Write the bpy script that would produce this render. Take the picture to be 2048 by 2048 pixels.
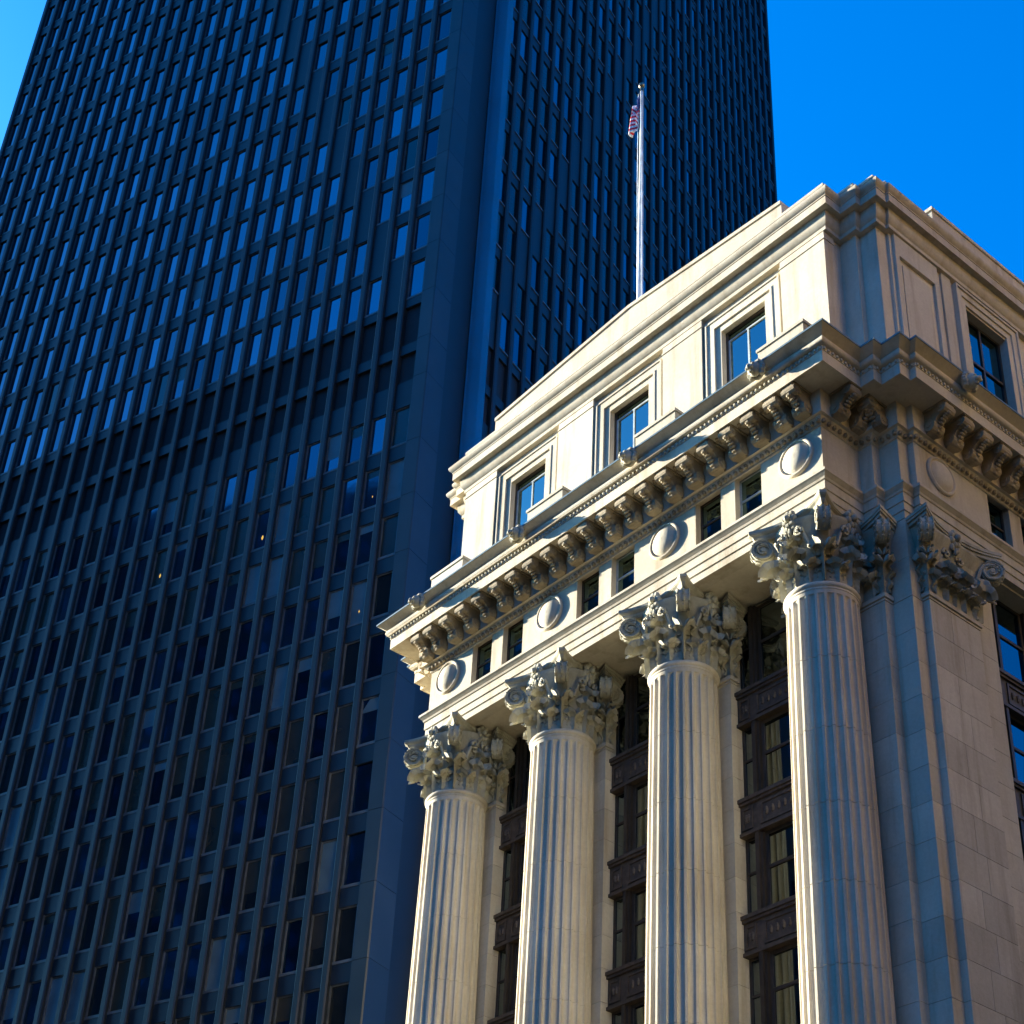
import bpy, math, random
from mathutils import Vector, Matrix
random.seed(7)
R = math.radians
scene = bpy.context.scene
for o_ in list(bpy.data.objects): bpy.data.objects.remove(o_)
C = scene.collection

# ------------------------------------------------------------------ camera
cam_d = bpy.data.cameras.new('camera'); cam = bpy.data.objects.new('camera', cam_d); C.objects.link(cam)
cam_d.sensor_fit = 'HORIZONTAL'; cam_d.sensor_width = 36.0; cam_d.lens = 60.727
cam_d.shift_y = (1365.0 - 1024.0) / 2048.0
cam_d.clip_start = 0.5; cam_d.clip_end = 4000
_yaw, _pit, _rol = R(51.3817), R(32.979), R(3.2144)
_F = Vector((-math.sin(_yaw) * math.cos(_pit), math.cos(_yaw) * math.cos(_pit), math.sin(_pit)))
_Rt = Vector((math.cos(_yaw), math.sin(_yaw), 0)); _U = _Rt.cross(_F)
_r = math.cos(_rol) * _Rt + math.sin(_rol) * _U; _u = -math.sin(_rol) * _Rt + math.cos(_rol) * _U
M = Matrix((_r, _u, -_F)).transposed().to_4x4(); M.translation = Vector((38.118, -28.499, 1.7))
cam.matrix_world = M
CAM = Vector((38.118, -28.499, 1.7))
scene.camera = cam

# ------------------------------------------------------------------ light
SUN_TO = Vector((-1.0, -0.25, 0.26)).normalized()      # towards the sun
EL = math.asin(SUN_TO.z); AZ = math.atan2(SUN_TO.x, SUN_TO.y)
w = bpy.data.worlds.new('World'); scene.world = w; w.use_nodes = True
nt = w.node_tree; nt.nodes.clear()
sky = nt.nodes.new('ShaderNodeTexSky'); sky.sky_type = 'NISHITA'; sky.sun_disc = False
sky.sun_elevation = EL; sky.sun_rotation = AZ
sky.altitude = 50; sky.air_density = 1.0; sky.dust_density = 5.0; sky.ozone_density = 2.6
hs = nt.nodes.new('ShaderNodeHueSaturation'); hs.inputs['Saturation'].default_value = 1.11
tn = nt.nodes.new('ShaderNodeMix'); tn.data_type = 'RGBA'; tn.blend_type = 'MULTIPLY'; tn.inputs[0].default_value = 1.0; tn.inputs[7].default_value = (0.36, 0.89, 1.66, 1)
bg = nt.nodes.new('ShaderNodeBackground'); bg.inputs['Strength'].default_value = 0.05
out = nt.nodes.new('ShaderNodeOutputWorld')
nt.links.new(sky.outputs[0], tn.inputs[6]); nt.links.new(tn.outputs[2], hs.inputs['Color']); nt.links.new(hs.outputs[0], bg.inputs[0]); nt.links.new(bg.outputs[0], out.inputs[0])
sd = bpy.data.lights.new('sun', 'SUN'); sd.energy = 4.2; sd.angle = R(0.5); sd.color = (1.0, 0.91, 0.74)
sun = bpy.data.objects.new('sun', sd); C.objects.link(sun)
sun.rotation_euler = (-SUN_TO).to_track_quat('-Z', 'Y').to_euler(); sun.location = (-60, -30, 80)
vs = scene.view_settings; vs.view_transform = 'Standard'; vs.look = 'None'; vs.exposure = 2.7; vs.gamma = 1.0
vs.use_curve_mapping = False
scene.cycles.use_denoising = True
scene.cycles.max_bounces = 8; scene.cycles.diffuse_bounces = 4; scene.cycles.glossy_bounces = 4
scene.cycles.transparent_max_bounces = 8; scene.cycles.caustics_reflective = False; scene.cycles.caustics_refractive = False
scene.cycles.sample_clamp_indirect = 6.0

# ------------------------------------------------------------------ materials
def new_mat(name):
    m = bpy.data.materials.new(name); m.use_nodes = True
    t = m.node_tree; b = t.nodes['Principled BSDF']
    return m, t, b
def noise(t, scale, detail=4, vec=None, rough=0.55):
    n = t.nodes.new('ShaderNodeTexNoise'); n.inputs['Scale'].default_value = scale
    n.inputs['Detail'].default_value = detail; n.inputs['Roughness'].default_value = rough
    if vec is not None: t.links.new(vec, n.inputs['Vector'])
    return n.outputs['Fac']
def ramp(t, fac, a, b, ca=(0, 0, 0, 1), cb=(1, 1, 1, 1)):
    r = t.nodes.new('ShaderNodeValToRGB'); e = r.color_ramp.elements
    e[0].position = a; e[0].color = ca; e[1].position = b; e[1].color = cb
    t.links.new(fac, r.inputs[0]); return r.outputs[0]
def mixc(t, fac, a, b, mode='MIX'):
    m = t.nodes.new('ShaderNodeMix'); m.data_type = 'RGBA'; m.blend_type = mode
    for s, v in ((m.inputs[0], fac), (m.inputs[6], a), (m.inputs[7], b)):
        if isinstance(v, (int, float)): s.default_value = v
        elif isinstance(v, tuple): s.default_value = v if len(v) == 4 else v + (1,)
        else: t.links.new(v, s)
    return m.outputs[2]
def wpos(t, sx=1, sy=1, sz=1):
    g = t.nodes.new('ShaderNodeNewGeometry')
    m = t.nodes.new('ShaderNodeMapping'); m.inputs['Scale'].default_value = (sx, sy, sz)
    t.links.new(g.outputs['Position'], m.inputs['Vector']); return m.outputs[0]
def bump(t, b, fac, strength, dist):
    n = t.nodes.new('ShaderNodeBump'); n.inputs['Strength'].default_value = strength; n.inputs['Distance'].default_value = dist
    t.links.new(fac, n.inputs['Height']); t.links.new(n.outputs[0], b.inputs['Normal'])

def stone_mat(name, c1, c2, grime, gcol, gpos=(0.5, 0.7), vary=0.12, bmp=0.35):
    m, t, b = new_mat(name)
    p = wpos(t); ps = wpos(t, 2.2, 2.2, 0.22)
    col = mixc(t, ramp(t, noise(t, 0.55, 5, p), 0.35, 0.7), c1, c2)
    fine = noise(t, 9.0, 6, p, 0.7)
    col = mixc(t, 0.35, col, ramp(t, fine, 0.25, 0.75, (0.55, 0.52, 0.46, 1), (1, 1, 1, 1)), 'MULTIPLY')
    st = ramp(t, noise(t, 1.0, 5, ps, 0.6), gpos[0], gpos[1])
    k = t.nodes.new('ShaderNodeMath'); k.operation = 'MULTIPLY'; k.inputs[1].default_value = grime
    t.links.new(st, k.inputs[0])
    col = mixc(t, k.outputs[0], col, gcol)
    oi = t.nodes.new('ShaderNodeObjectInfo')
    v = ramp(t, oi.outputs['Random'], 0.0, 1.0, (1 - vary, 1 - vary, 1 - vary, 1), (1, 1, 1, 1))
    col = mixc(t, 1.0, col, v, 'MULTIPLY')
    t.links.new(col, b.inputs['Base Color'])
    b.inputs['Roughness'].default_value = 0.85; b.inputs['Specular IOR Level'].default_value = 0.25
    bump(t, b, noise(t, 14.0, 6, p, 0.7), bmp, 0.02)
    return m
def plain_mat(name, col, rough=0.5, metal=0.0, nscale=3.0, amp=0.25, spec=0.5):
    m, t, b = new_mat(name); p = wpos(t)
    f = noise(t, nscale, 4, p)
    a = tuple(x * (1 - amp) for x in col) + (1,); c = tuple(min(1, x * (1 + amp)) for x in col) + (1,)
    oi = t.nodes.new('ShaderNodeObjectInfo')
    t.links.new(mixc(t, 1.0, ramp(t, f, 0.3, 0.7, a, c), ramp(t, oi.outputs['Random'], 0, 1, (.78, .78, .78, 1), (1.1, 1.1, 1.1, 1)), 'MULTIPLY'), b.inputs['Base Color'])
    b.inputs['Roughness'].default_value = rough; b.inputs['Metallic'].default_value = metal
    b.inputs['Specular IOR Level'].default_value = spec
    return m
def glass_mat(name, tint, refl, rough=0.02, ior=1.6):
    # clear pane: see-through with a mirror-like reflection that grows at grazing angles
    m = bpy.data.materials.new(name); m.use_nodes = True; t = m.node_tree; t.nodes.clear()
    o = t.nodes.new('ShaderNodeOutputMaterial'); tr = t.nodes.new('ShaderNodeBsdfTransparent'); gl = t.nodes.new('ShaderNodeBsdfGlossy')
    tr.inputs[0].default_value = tint + (1,); gl.inputs['Color'].default_value = refl + (1,); gl.inputs['Roughness'].default_value = rough
    fr = t.nodes.new('ShaderNodeFresnel'); fr.inputs[0].default_value = ior
    mx = t.nodes.new('ShaderNodeMixShader')
    t.links.new(fr.outputs[0], mx.inputs[0]); t.links.new(tr.outputs[0], mx.inputs[1]); t.links.new(gl.outputs[0], mx.inputs[2])
    t.links.new(mx.outputs[0], o.inputs[0]); return m

M_STONE = stone_mat('limestone', (0.71, 0.645, 0.51), (0.61, 0.54, 0.41), 0.55, (0.33, 0.25, 0.15), (0.50, 0.72), 0.2)
M_SHAFT = stone_mat('column_limestone', (0.70, 0.635, 0.50), (0.59, 0.52, 0.39), 0.5, (0.32, 0.24, 0.14), (0.46, 0.72))
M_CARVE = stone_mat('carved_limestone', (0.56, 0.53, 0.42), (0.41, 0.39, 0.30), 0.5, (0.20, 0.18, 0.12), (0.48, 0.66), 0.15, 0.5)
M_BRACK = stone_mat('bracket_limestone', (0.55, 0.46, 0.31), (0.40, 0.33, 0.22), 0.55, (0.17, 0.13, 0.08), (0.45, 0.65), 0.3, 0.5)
M_FLASH = plain_mat('weathered_lead_flashing', (0.10, 0.16, 0.19), 0.5, 0.2)
M_BRONZE = plain_mat('dark_bronze_frame', (0.050, 0.037, 0.027), 0.45, 0.3)
M_SPAND = plain_mat('bronze_spandrel', (0.075, 0.054, 0.040), 0.5, 0.25, 6.0, 0.4)
M_SASH = plain_mat('pale_sash_paint', (0.34, 0.40, 0.42), 0.5)
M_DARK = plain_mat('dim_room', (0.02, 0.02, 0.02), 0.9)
M_BLIND = plain_mat('window_blind', (0.62, 0.64, 0.55), 0.8)
M_BGLASS = glass_mat('bay_glass', (0.80, 0.84, 0.80), (0.17, 0.21, 0.23), 0.03, 1.5)
M_GLASS = glass_mat('window_glass', (0.55, 0.62, 0.60), (0.17, 0.27, 0.27), 0.02, 1.6)
M_TPIER = plain_mat('tower_pier_cladding', (0.0055, 0.0078, 0.0105), 0.55, 0.0, 0.5, 0.3)
M_TSPAN = plain_mat('tower_spandrel_cladding', (0.0055, 0.008, 0.012), 0.5, 0.0, 0.7, 0.3)
M_TCORN = plain_mat('tower_corner_cladding', (0.017, 0.023, 0.028), 0.45, 0.0, 0.4, 0.25)
M_TFRAME = plain_mat('tower_window_frame', (0.10, 0.105, 0.105), 0.4, 0.3, 2.0, 0.3)
M_TLOUV = plain_mat('tower_louvre', (0.008, 0.008, 0.010), 0.7)
M_TSTRIP = plain_mat('tower_metal_strip', (0.16, 0.19, 0.22), 0.22, 0.9, 0.3, 0.15)
M_TBLIND = plain_mat('tower_blind', (0.09, 0.13, 0.14), 0.35, 0.0, 0.8, 0.2)
M_TBROWN = plain_mat('tower_brown_blind', (0.032, 0.027, 0.016), 0.25, 0.0, 0.8, 0.2)
M_TDIM = plain_mat('tower_dim_glass', (0.010, 0.012, 0.012), 0.08, 0.0, 0.8, 0.2)
def tower_glass():
    m, t, b = new_mat('tower_reflective_glass')
    oi = t.nodes.new('ShaderNodeObjectInfo'); g = t.nodes.new('ShaderNodeNewGeometry')
    ad = t.nodes.new('ShaderNodeMath'); ad.operation = 'ADD'; t.links.new(oi.outputs['Random'], ad.inputs[0]); t.links.new(g.outputs['Random Per Island'], ad.inputs[1])
    fr = t.nodes.new('ShaderNodeMath'); fr.operation = 'FRACT'; t.links.new(ad.outputs[0], fr.inputs[0])
    t.links.new(ramp(t, fr.outputs[0], 0.0, 1.0, (0.035, 0.07, 0.10, 1), (0.15, 0.22, 0.29, 1)), b.inputs['Base Color'])
    b.inputs['Metallic'].default_value = 1.0; b.inputs['Roughness'].default_value = 0.06
    bump(t, b, noise(t, 0.9, 2, wpos(t)), 0.05, 0.05)
    return m
M_TGLASS = tower_glass()
M_LAMP, _t, _b = new_mat('office_lamp_glow'); _b.inputs['Base Color'].default_value = (0.3, 0.2, 0.05, 1)
_b.inputs['Emission Color'].default_value = (1.0, 0.55, 0.06, 1); _b.inputs['Emission Strength'].default_value = 0.16
M_POLE = plain_mat('white_pole_paint', (0.62, 0.66, 0.68), 0.35)
M_BALL = plain_mat('finial_metal', (0.25, 0.22, 0.15), 0.3, 0.8)

# ------------------------------------------------------------------ mesh helpers
class Fr:                                   # facade frame: u along, o outwards, z up
    def __init__(s, org, u, n): s.org, s.u, s.n = Vector(org), Vector(u).normalized(), Vector(n).normalized()
    def __call__(s, u, o, z): return s.org + s.u * u + s.n * o + Vector((0, 0, z))
class MB:
    def __init__(s): s.v, s.f = [], []
    def add(s, vs_, fs):
        k = len(s.v); s.v += [tuple(p) for p in vs_]; s.f += [tuple(i + k for i in f) for f in fs]; return s
    def box(s, fr, u0, u1, o0, o1, z0, z1):
        P = [fr(u, o, z) for z in (z0, z1) for o in (o0, o1) for u in (u0, u1)]
        return s.add(P, [(0, 2, 3, 1), (4, 5, 7, 6), (0, 1, 5, 4), (2, 6, 7, 3), (0, 4, 6, 2), (1, 3, 7, 5)])
    def prism(s, fr, prof, u0, u1):           # prof: (o,z) polygon extruded along u
        n = len(prof); P = [fr(u0, o, z) for o, z in prof] + [fr(u1, o, z) for o, z in prof]
        return s.add(P, [tuple(range(n)), tuple(range(2 * n - 1, n - 1, -1))] + [(i, i + n, (i + 1) % n + n, (i + 1) % n) for i in range(n)])
    def sweep(s, plan, prof, skip=()):
        n = len(plan); nr = []
        for i in range(n - 1):
            d = Vector((plan[i + 1][0] - plan[i][0], plan[i + 1][1] - plan[i][1])).normalized(); nr.append(Vector((d.y, -d.x)))
        rows = []
        for i in range(n):
            a = nr[max(i - 1, 0)]; b = nr[min(i, n - 2)]
            m = a + b if (i not in (0, n - 1) and abs(a.dot(b)) < 0.5) else b
            rows.append([(plan[i][0] + m.x * o, plan[i][1] + m.y * o, z) for o, z in prof])
        k = len(prof); P = [p for r in rows for p in r]; F = []
        for i in range(n - 1):
            if i in skip: continue
            for j in range(k - 1): F.append((i * k + j, (i + 1) * k + j, (i + 1) * k + j + 1, i * k + j + 1))
        return s.add(P, F)
    def lathe(s, prof, n=48, c=(0, 0)):
        P = [(c[0] + r * math.cos(2 * math.pi * i / n), c[1] + r * math.sin(2 * math.pi * i / n), z) for r, z in prof for i in range(n)]
        F = [(j * n + i, j * n + (i + 1) % n, (j + 1) * n + (i + 1) % n, (j + 1) * n + i) for j in range(len(prof) - 1) for i in range(n)]
        return s.add(P, F)
    def tube(s, pts, rad, n=6):
        pts = [Vector(p) for p in pts]; P = []
        for i, p in enumerate(pts):
            d = (pts[min(i + 1, len(pts) - 1)] - pts[max(i - 1, 0)]).normalized()
            a = d.orthogonal().normalized() if abs(d.z) < 0.99 else Vector((1, 0, 0)); b = d.cross(a)
            r = rad[i] if isinstance(rad, (list, tuple)) else rad
            P += [p + (a * math.cos(2 * math.pi * k / n) + b * math.sin(2 * math.pi * k / n)) * r for k in range(n)]
        F = [(i * n + k, i * n + (k + 1) % n, (i + 1) * n + (k + 1) % n, (i + 1) * n + k) for i in range(len(pts) - 1) for k in range(n)]
        F += [tuple(range(n))[::-1], tuple(range((len(pts) - 1) * n, len(pts) * n))]
        return s.add(P, F)
    def blob(s, c, rx, ry, rz, nu=8, nv=6):
        P = [(c[0] + rx * math.sin(math.pi * j / nv) * math.cos(2 * math.pi * i / nu), c[1] + ry * math.sin(math.pi * j / nv) * math.sin(2 * math.pi * i / nu), c[2] + rz * math.cos(math.pi * j / nv)) for j in range(1, nv) for i in range(nu)]
        P += [(c[0], c[1], c[2] + rz), (c[0], c[1], c[2] - rz)]; T = len(P) - 2
        F = [(j * nu + i, (j + 1) * nu + i, (j + 1) * nu + (i + 1) % nu, j * nu + (i + 1) % nu) for j in range(nv - 2) for i in range(nu)]
        F += [(T, i, (i + 1) % nu) for i in range(nu)] + [(T + 1, (nv - 2) * nu + (i + 1) % nu, (nv - 2) * nu + i) for i in range(nu)]
        return s.add(P, F)
    def wall(s, fr, u0, u1, z0, z1, o, ops, depth):     # a wall face with recessed openings
        us = sorted({u0, u1} | {q for p in ops for q in p[:2]}); zs = sorted({z0, z1} | {q for p in ops for q in p[2:]})
        for a, b in zip(us, us[1:]):
            for c, d in zip(zs, zs[1:]):
                if any(p[0] <= (a + b) / 2 <= p[1] and p[2] <= (c + d) / 2 <= p[3] for p in ops): continue
                s.add([fr(a, o, c), fr(b, o, c), fr(b, o, d), fr(a, o, d)], [(0, 1, 2, 3)])
        for a, b, c, d in ops:
            i = o - depth
            s.add([fr(a, o, c), fr(b, o, c), fr(b, o, d), fr(a, o, d), fr(a, i, c), fr(b, i, c), fr(b, i, d), fr(a, i, d)],
                  [(0, 4, 5, 1), (1, 5, 6, 2), (2, 6, 7, 3), (3, 7, 4, 0)])
        return s
    def frame(s, fr, u0, u1, z0, z1, wd, o0, o1, bottom=True):
        s.box(fr, u0, u0 + wd, o0, o1, z0, z1); s.box(fr, u1 - wd, u1, o0, o1, z0, z1)
        s.box(fr, u0 + wd, u1 - wd, o0, o1, z1 - wd, z1)
        if bottom: s.box(fr, u0 + wd, u1 - wd, o0, o1, z0, z0 + wd)
        return s
    def mesh(s, name, mat, smooth=False):
        m = bpy.data.meshes.new(name); m.from_pydata(s.v, [], s.f); m.materials.append(mat)
        if smooth:
            m.polygons.foreach_set('use_smooth', [True] * len(m.polygons)); m.update()
            try: m.set_sharp_from_angle(angle=R(38))
            except Exception: pass
        m.update(); return m
    def build(s, name, mat, parent=None, smooth=False): return put(name, s.mesh(name, mat, smooth), parent)
def put(name, mesh, parent=None, loc=(0, 0, 0), rz=0.0, scale=None):
    o = bpy.data.objects.new(name, mesh); C.objects.link(o); o.parent = parent; o.location = loc; o.rotation_euler = (0, 0, rz)
    if scale: o.scale = scale
    return o
def empty(name, loc=(0, 0, 0)):
    o = bpy.data.objects.new(name, None); C.objects.link(o); o.location = loc; o.empty_display_size = 0.5; return o
def tag(o, label=None, cat=None, group=None, kind=None):
    for k, v in (('label', label), ('category', cat), ('group', group), ('kind', kind)):
        if v: o[k] = v
    return o
WORLD = Fr((0, 0, 0), (1, 0, 0), (0, 1, 0))

# ------------------------------------------------------------------ ground
g = MB().add([(-1500, -1500, 0), (1500, -1500, 0), (1500, 1500, 0), (-1500, 1500, 0)], [(0, 1, 2, 3)]).build('ground', plain_mat('city_ground', (0.035, 0.034, 0.032), 0.9, 0, 0.2))
tag(g, kind='structure')
rd = MB().box(WORLD, -200, 200, -22, -8, -0.5, 0.004).box(WORLD, 23, 33, -8, 200, -0.5, 0.004).build('road', plain_mat('asphalt', (0.05, 0.05, 0.052), 0.9, 0, 4.0)); tag(rd, kind='structure')
pv = MB().box(WORLD, -60, 23, -8, 90, -0.5, 0.13).box(WORLD, -200, 200, -45, -22, -0.5, 0.13).box(WORLD, 33, 48, -8, 90, -0.5, 0.13).build('pavement', plain_mat('paving', (0.085, 0.068, 0.04), 0.9, 0, 2.0)); tag(pv, kind='structure')

# ================================================================== the classical building
B = tag(empty('classical_building'), 'cream stone classical building with four fluted columns and bracketed cornice', 'building')
FRONT = Fr((0, -0.73, 0), (1, 0, 0), (0, -1, 0))
SIDE = Fr((17.18, 0, 0), (0, 1, 0), (1, 0, 0))
half = [(15.91, -.73), (15.91, .80), (16.36, .80), (16.36, 1.12), (16.98, 1.12), (16.98, 1.54), (17.18, 1.54), (17.18, 26.0)]
PLAN = [(15 - x, y) for x, y in half[::-1]] + half
FSEG = len(half) - 1
halfA = [(15.80, .20), (15.80, .85), (16.40, .85), (16.40, 1.05), (17.0, 1.05), (17.0, 1.5), (17.1, 1.5), (17.1, 26.0)]
PLANA = [(15 - x, y) for x, y in halfA[::-1]] + halfA
ATT = Fr((0, 0.20, 0), (1, 0, 0), (0, -1, 0)); ATTS = Fr((17.1, 0, 0), (0, 1, 0), (1, 0, 0))
COLX = [0.0, 5.0, 10.0, 15.0]; BAYC = 6.0

# cores that close the volume
MB().box(WORLD, -0.60, 15.60, -0.40, 1.3, 30.27, 31.28).box(WORLD, -0.6, 15.6, 0.10, 1.6, 31.28, 33.9).box(WORLD, -1.8, 16.8, 1.35, 26, 30.27, 34.9).build('entablature_core', M_STONE, B)
MB().box(WORLD, -1.9, 16.4, 2.2, 26, 0.0, 30.2).build('building_core', M_DARK, B)
MB().box(WORLD, -0.6, 15.6, 0.9, 26, 34.9, 42.6).build('attic_core', M_DARK, B)

# architrave
MB().sweep(PLAN, [(-.42, 30.2), (0, 30.2), (0, 30.44), (.035, 30.45), (.035, 30.70), (.07, 30.71), (.07, 30.98), (.10, 31.0), (.12, 31.06), (.19, 31.14), (.22, 31.17), (.22, 31.25), (.20, 31.265), (0, 31.29)]).build('architrave', M_STONE, B)
# frieze with its small window openings
FZ0, FZ1 = 31.28, 32.92
fops = [(c + s * .76 - .49, c + s * .76 + .49, 31.36, 33.0) for c in (2.5, 7.5, 12.5) for s in (-1, 1)]
fsops = [(BAYC + s * .76 - .49, BAYC + s * .76 + .49, 31.36, 33.0) for s in (-1, 1)]
f = MB().sweep(PLAN, [(0, FZ0), (0, 33.05)], skip=(FSEG, 2 * len(half) - 2))
f.wall(FRONT, -.91, 15.91, FZ0, 33.05, 0, fops, .34); f.wall(SIDE, 1.54, 26, FZ0, 33.05, 0, fsops, .34)
f.build('frieze', M_STONE, B)
# cornice
MB().sweep(PLAN, [(0, 32.9), (.04, 32.92), (.05, 32.98), (.16, 33.08), (.18, 33.13), (.26, 33.14), (.26, 33.92), (1.01, 33.92), (1.01, 33.88), (1.05, 33.88), (1.05, 34.26), (1.07, 34.27), (1.07, 34.39), (1.10, 34.395), (1.15, 34.41), (1.19, 34.45), (1.205, 34.50), (1.20, 34.56), (1.17, 34.60), (1.17, 34.63), (1.25, 34.69), (1.33, 34.75), (1.42, 34.81)]).build('cornice', M_STONE, B, True)
MB().sweep(PLAN, [(1.42, 34.81), (1.435, 34.815), (1.435, 34.875), (1.38, 34.89), (-.40, 35.05)]).build('cornice_flashing', M_FLASH, B)
MB().box(WORLD, -1.6, 16.6, 0.0, 26, 34.6, 35.04).build('cornice_roof', M_FLASH, B)

# small repeated ornament, too fine to pick apart
eg = MB(); lf = MB()
def along(plan, off, pitch, fn, segs):
    n = len(plan)
    for i in segs:
        a, b = Vector(plan[i]), Vector(plan[i + 1]); d = (b - a).normalized(); nn = Vector((d.y, -d.x))
        def ext(j, sgn):
            if j < 0 or j >= n - 1: return 0
            e = (Vector(plan[j + 1]) - Vector(plan[j])).normalized(); cr = (d.cross(e) if sgn > 0 else e.cross(d))
            return off if cr > 0 else -off
        a2 = a - d * ext(i - 1, -1); b2 = b + d * ext(i + 1, 1); L = (b2 - a2).dot(d)
        k = max(1, int(L / pitch))
        for q in range(k):
            p = a2 + d * (L * (q + .5) / k) + nn * off; fn(p, d, nn)
FR_SEGS = list(range(FSEG, 2 * len(half) - 1))
def cut(fn): return lambda p, d, nn: fn(p, d, nn) if p.y < 9 else None
along(PLAN, 1.075, .16, cut(lambda p, d, nn: eg.blob((p.x, p.y, 34.335), .055, .055, .06, 6, 4)), FR_SEGS)
along(PLAN, .11, .20, cut(lambda p, d, nn: lf.blob((p.x, p.y, 33.03), .075, .075, .085, 6, 4)), FR_SEGS)
tag(eg.build('egg_moulding', M_CARVE, B, True), kind='stuff'); tag(lf.build('leaf_moulding', M_BRACK, B, True), kind='stuff')

# modillions
LOC = Fr((0, 0, 0), (1, 0, 0), (0, -1, 0))      # local: u = x, outwards = -y
md = MB()
prof = [(.24, 33.90), (.99, 33.90), (1.0, 33.74), (.96, 33.64), (.88, 33.59), (.78, 33.59), (.70, 33.55), (.63, 33.47), (.59, 33.38), (.57, 33.28), (.52, 33.19), (.44, 33.15), (.24, 33.15)]
md.prism(LOC, prof, -.175, .175); md.box(LOC, -.235, .235, .24, 1.015, 33.86, 33.915)
def cyl_u(mb, oc, zc, r, hw, n=12):
    pr = [(oc + r * math.cos(2 * math.pi * i / n), zc + r * math.sin(2 * math.pi * i / n)) for i in range(n)]; mb.prism(LOC, pr, -hw, hw)
cyl_u(md, .855, 33.735, .15, .225); cyl_u(md, .42, 33.34, .19, .225); cyl_u(md, .855, 33.735, .06, .245, 8); cyl_u(md, .42, 33.34, .08, .245, 8)
for k in range(7):                              # leaf on the underside
    tt = k / 6; oo = .52 + .42 * tt; zz = 33.20 + .38 * math.sin(tt * math.pi / 2)
    md.blob((0, -oo, zz), .12 - .05 * abs(tt - .4), .06, .055, 6, 4)
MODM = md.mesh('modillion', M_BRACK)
def modillion(x, y, rz): put('modillion', MODM, B, (x, y, 0), rz)
for k in range(21): modillion(max(-.66, min(15.66, -.8333 + .8333 * k)), -.73, 0)
for x, y, rz in [(15.91, -.40, 90), (15.91, .38, 90), (-.91, -.40, -90), (-.91, .38, -90), (16.70, 1.12, 0), (-1.70, 1.12, 0)]: modillion(x, y, R(rz))
for k in range(9): modillion(17.18, 1.96 + .8333 * k, R(90))
for k in range(4): modillion(-2.18, 1.96 + .8333 * k, R(-90))
# soffit rosettes between the modillions
ro = MB()
for a in range(6): ro.blob((.11 * math.cos(a * math.pi / 3), .11 * math.sin(a * math.pi / 3), 33.905), .07, .07, .035, 6, 4)
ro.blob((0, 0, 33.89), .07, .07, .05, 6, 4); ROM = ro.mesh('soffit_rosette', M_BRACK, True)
for k in range(19): put('soffit_rosette', ROM, B, (-.4167 + .8333 * k + .8333 * (k < 0), -.73 - .66, 0))
for k in range(8): put('soffit_rosette', ROM, B, (17.18 + .66, 2.377 + .8333 * k, 0))

# medallions in the frieze: raised ring and convex boss
me = MB(); n = 40
rp = [(.60, .0), (.60, .05), (.57, .085), (.53, .09), (.50, .06), (.485, .04), (.46, .06), (.40, .11), (.30, .155), (.16, .18), (.0, .19)]
P = [(r * math.cos(2 * math.pi * i / n), -h, r * math.sin(2 * math.pi * i / n)) for r, h in rp for i in range(n)]
me.add(P, [(j * n + i, j * n + (i + 1) % n, (j + 1) * n + (i + 1) % n, (j + 1) * n + i) for j in range(len(rp) - 1) for i in range(n)])
MEM = me.mesh('medallion', M_STONE, True)
for x in COLX: put('medallion', MEM, B, (x + .03, -.732, 32.30))
put('medallion', MEM, B, (17.182, 2.62, 32.30), R(90))

# lion heads on the gutter
li = MB()
li.blob((0, -.14, 0), .20, .20, .23, 12, 8); li.blob((0, -.33, -.06), .11, .12, .10, 8, 6); li.blob((0, -.40, -.02), .055, .05, .04, 6, 4)
for s in (-1, 1):
    li.blob((s * .16, -.16, .19), .06, .05, .07, 6, 4); li.blob((s * .085, -.31, .06), .04, .04, .03, 6, 4)
    li.blob((s * .07, -.37, -.09), .06, .06, .05, 6, 4)
for k in range(13):
    a = R(-40 + 260 * k / 12); li.blob((.235 * math.cos(a), -.06 - .02 * (k % 2), .26 * math.sin(a)), .085, .10, .085, 6, 4)
li.blob((0, -.30, -.17), .08, .07, .05, 6, 4); li.blob((0, .02, 0), .24, .12, .26, 10, 6)
LIM = li.mesh('lion_head', M_CARVE, True)
for x in COLX: put('lion_head', LIM, B, (x, -2.10, 34.60))
put('lion_head', LIM, B, (18.55, 2.35, 34.60), R(90))

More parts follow.
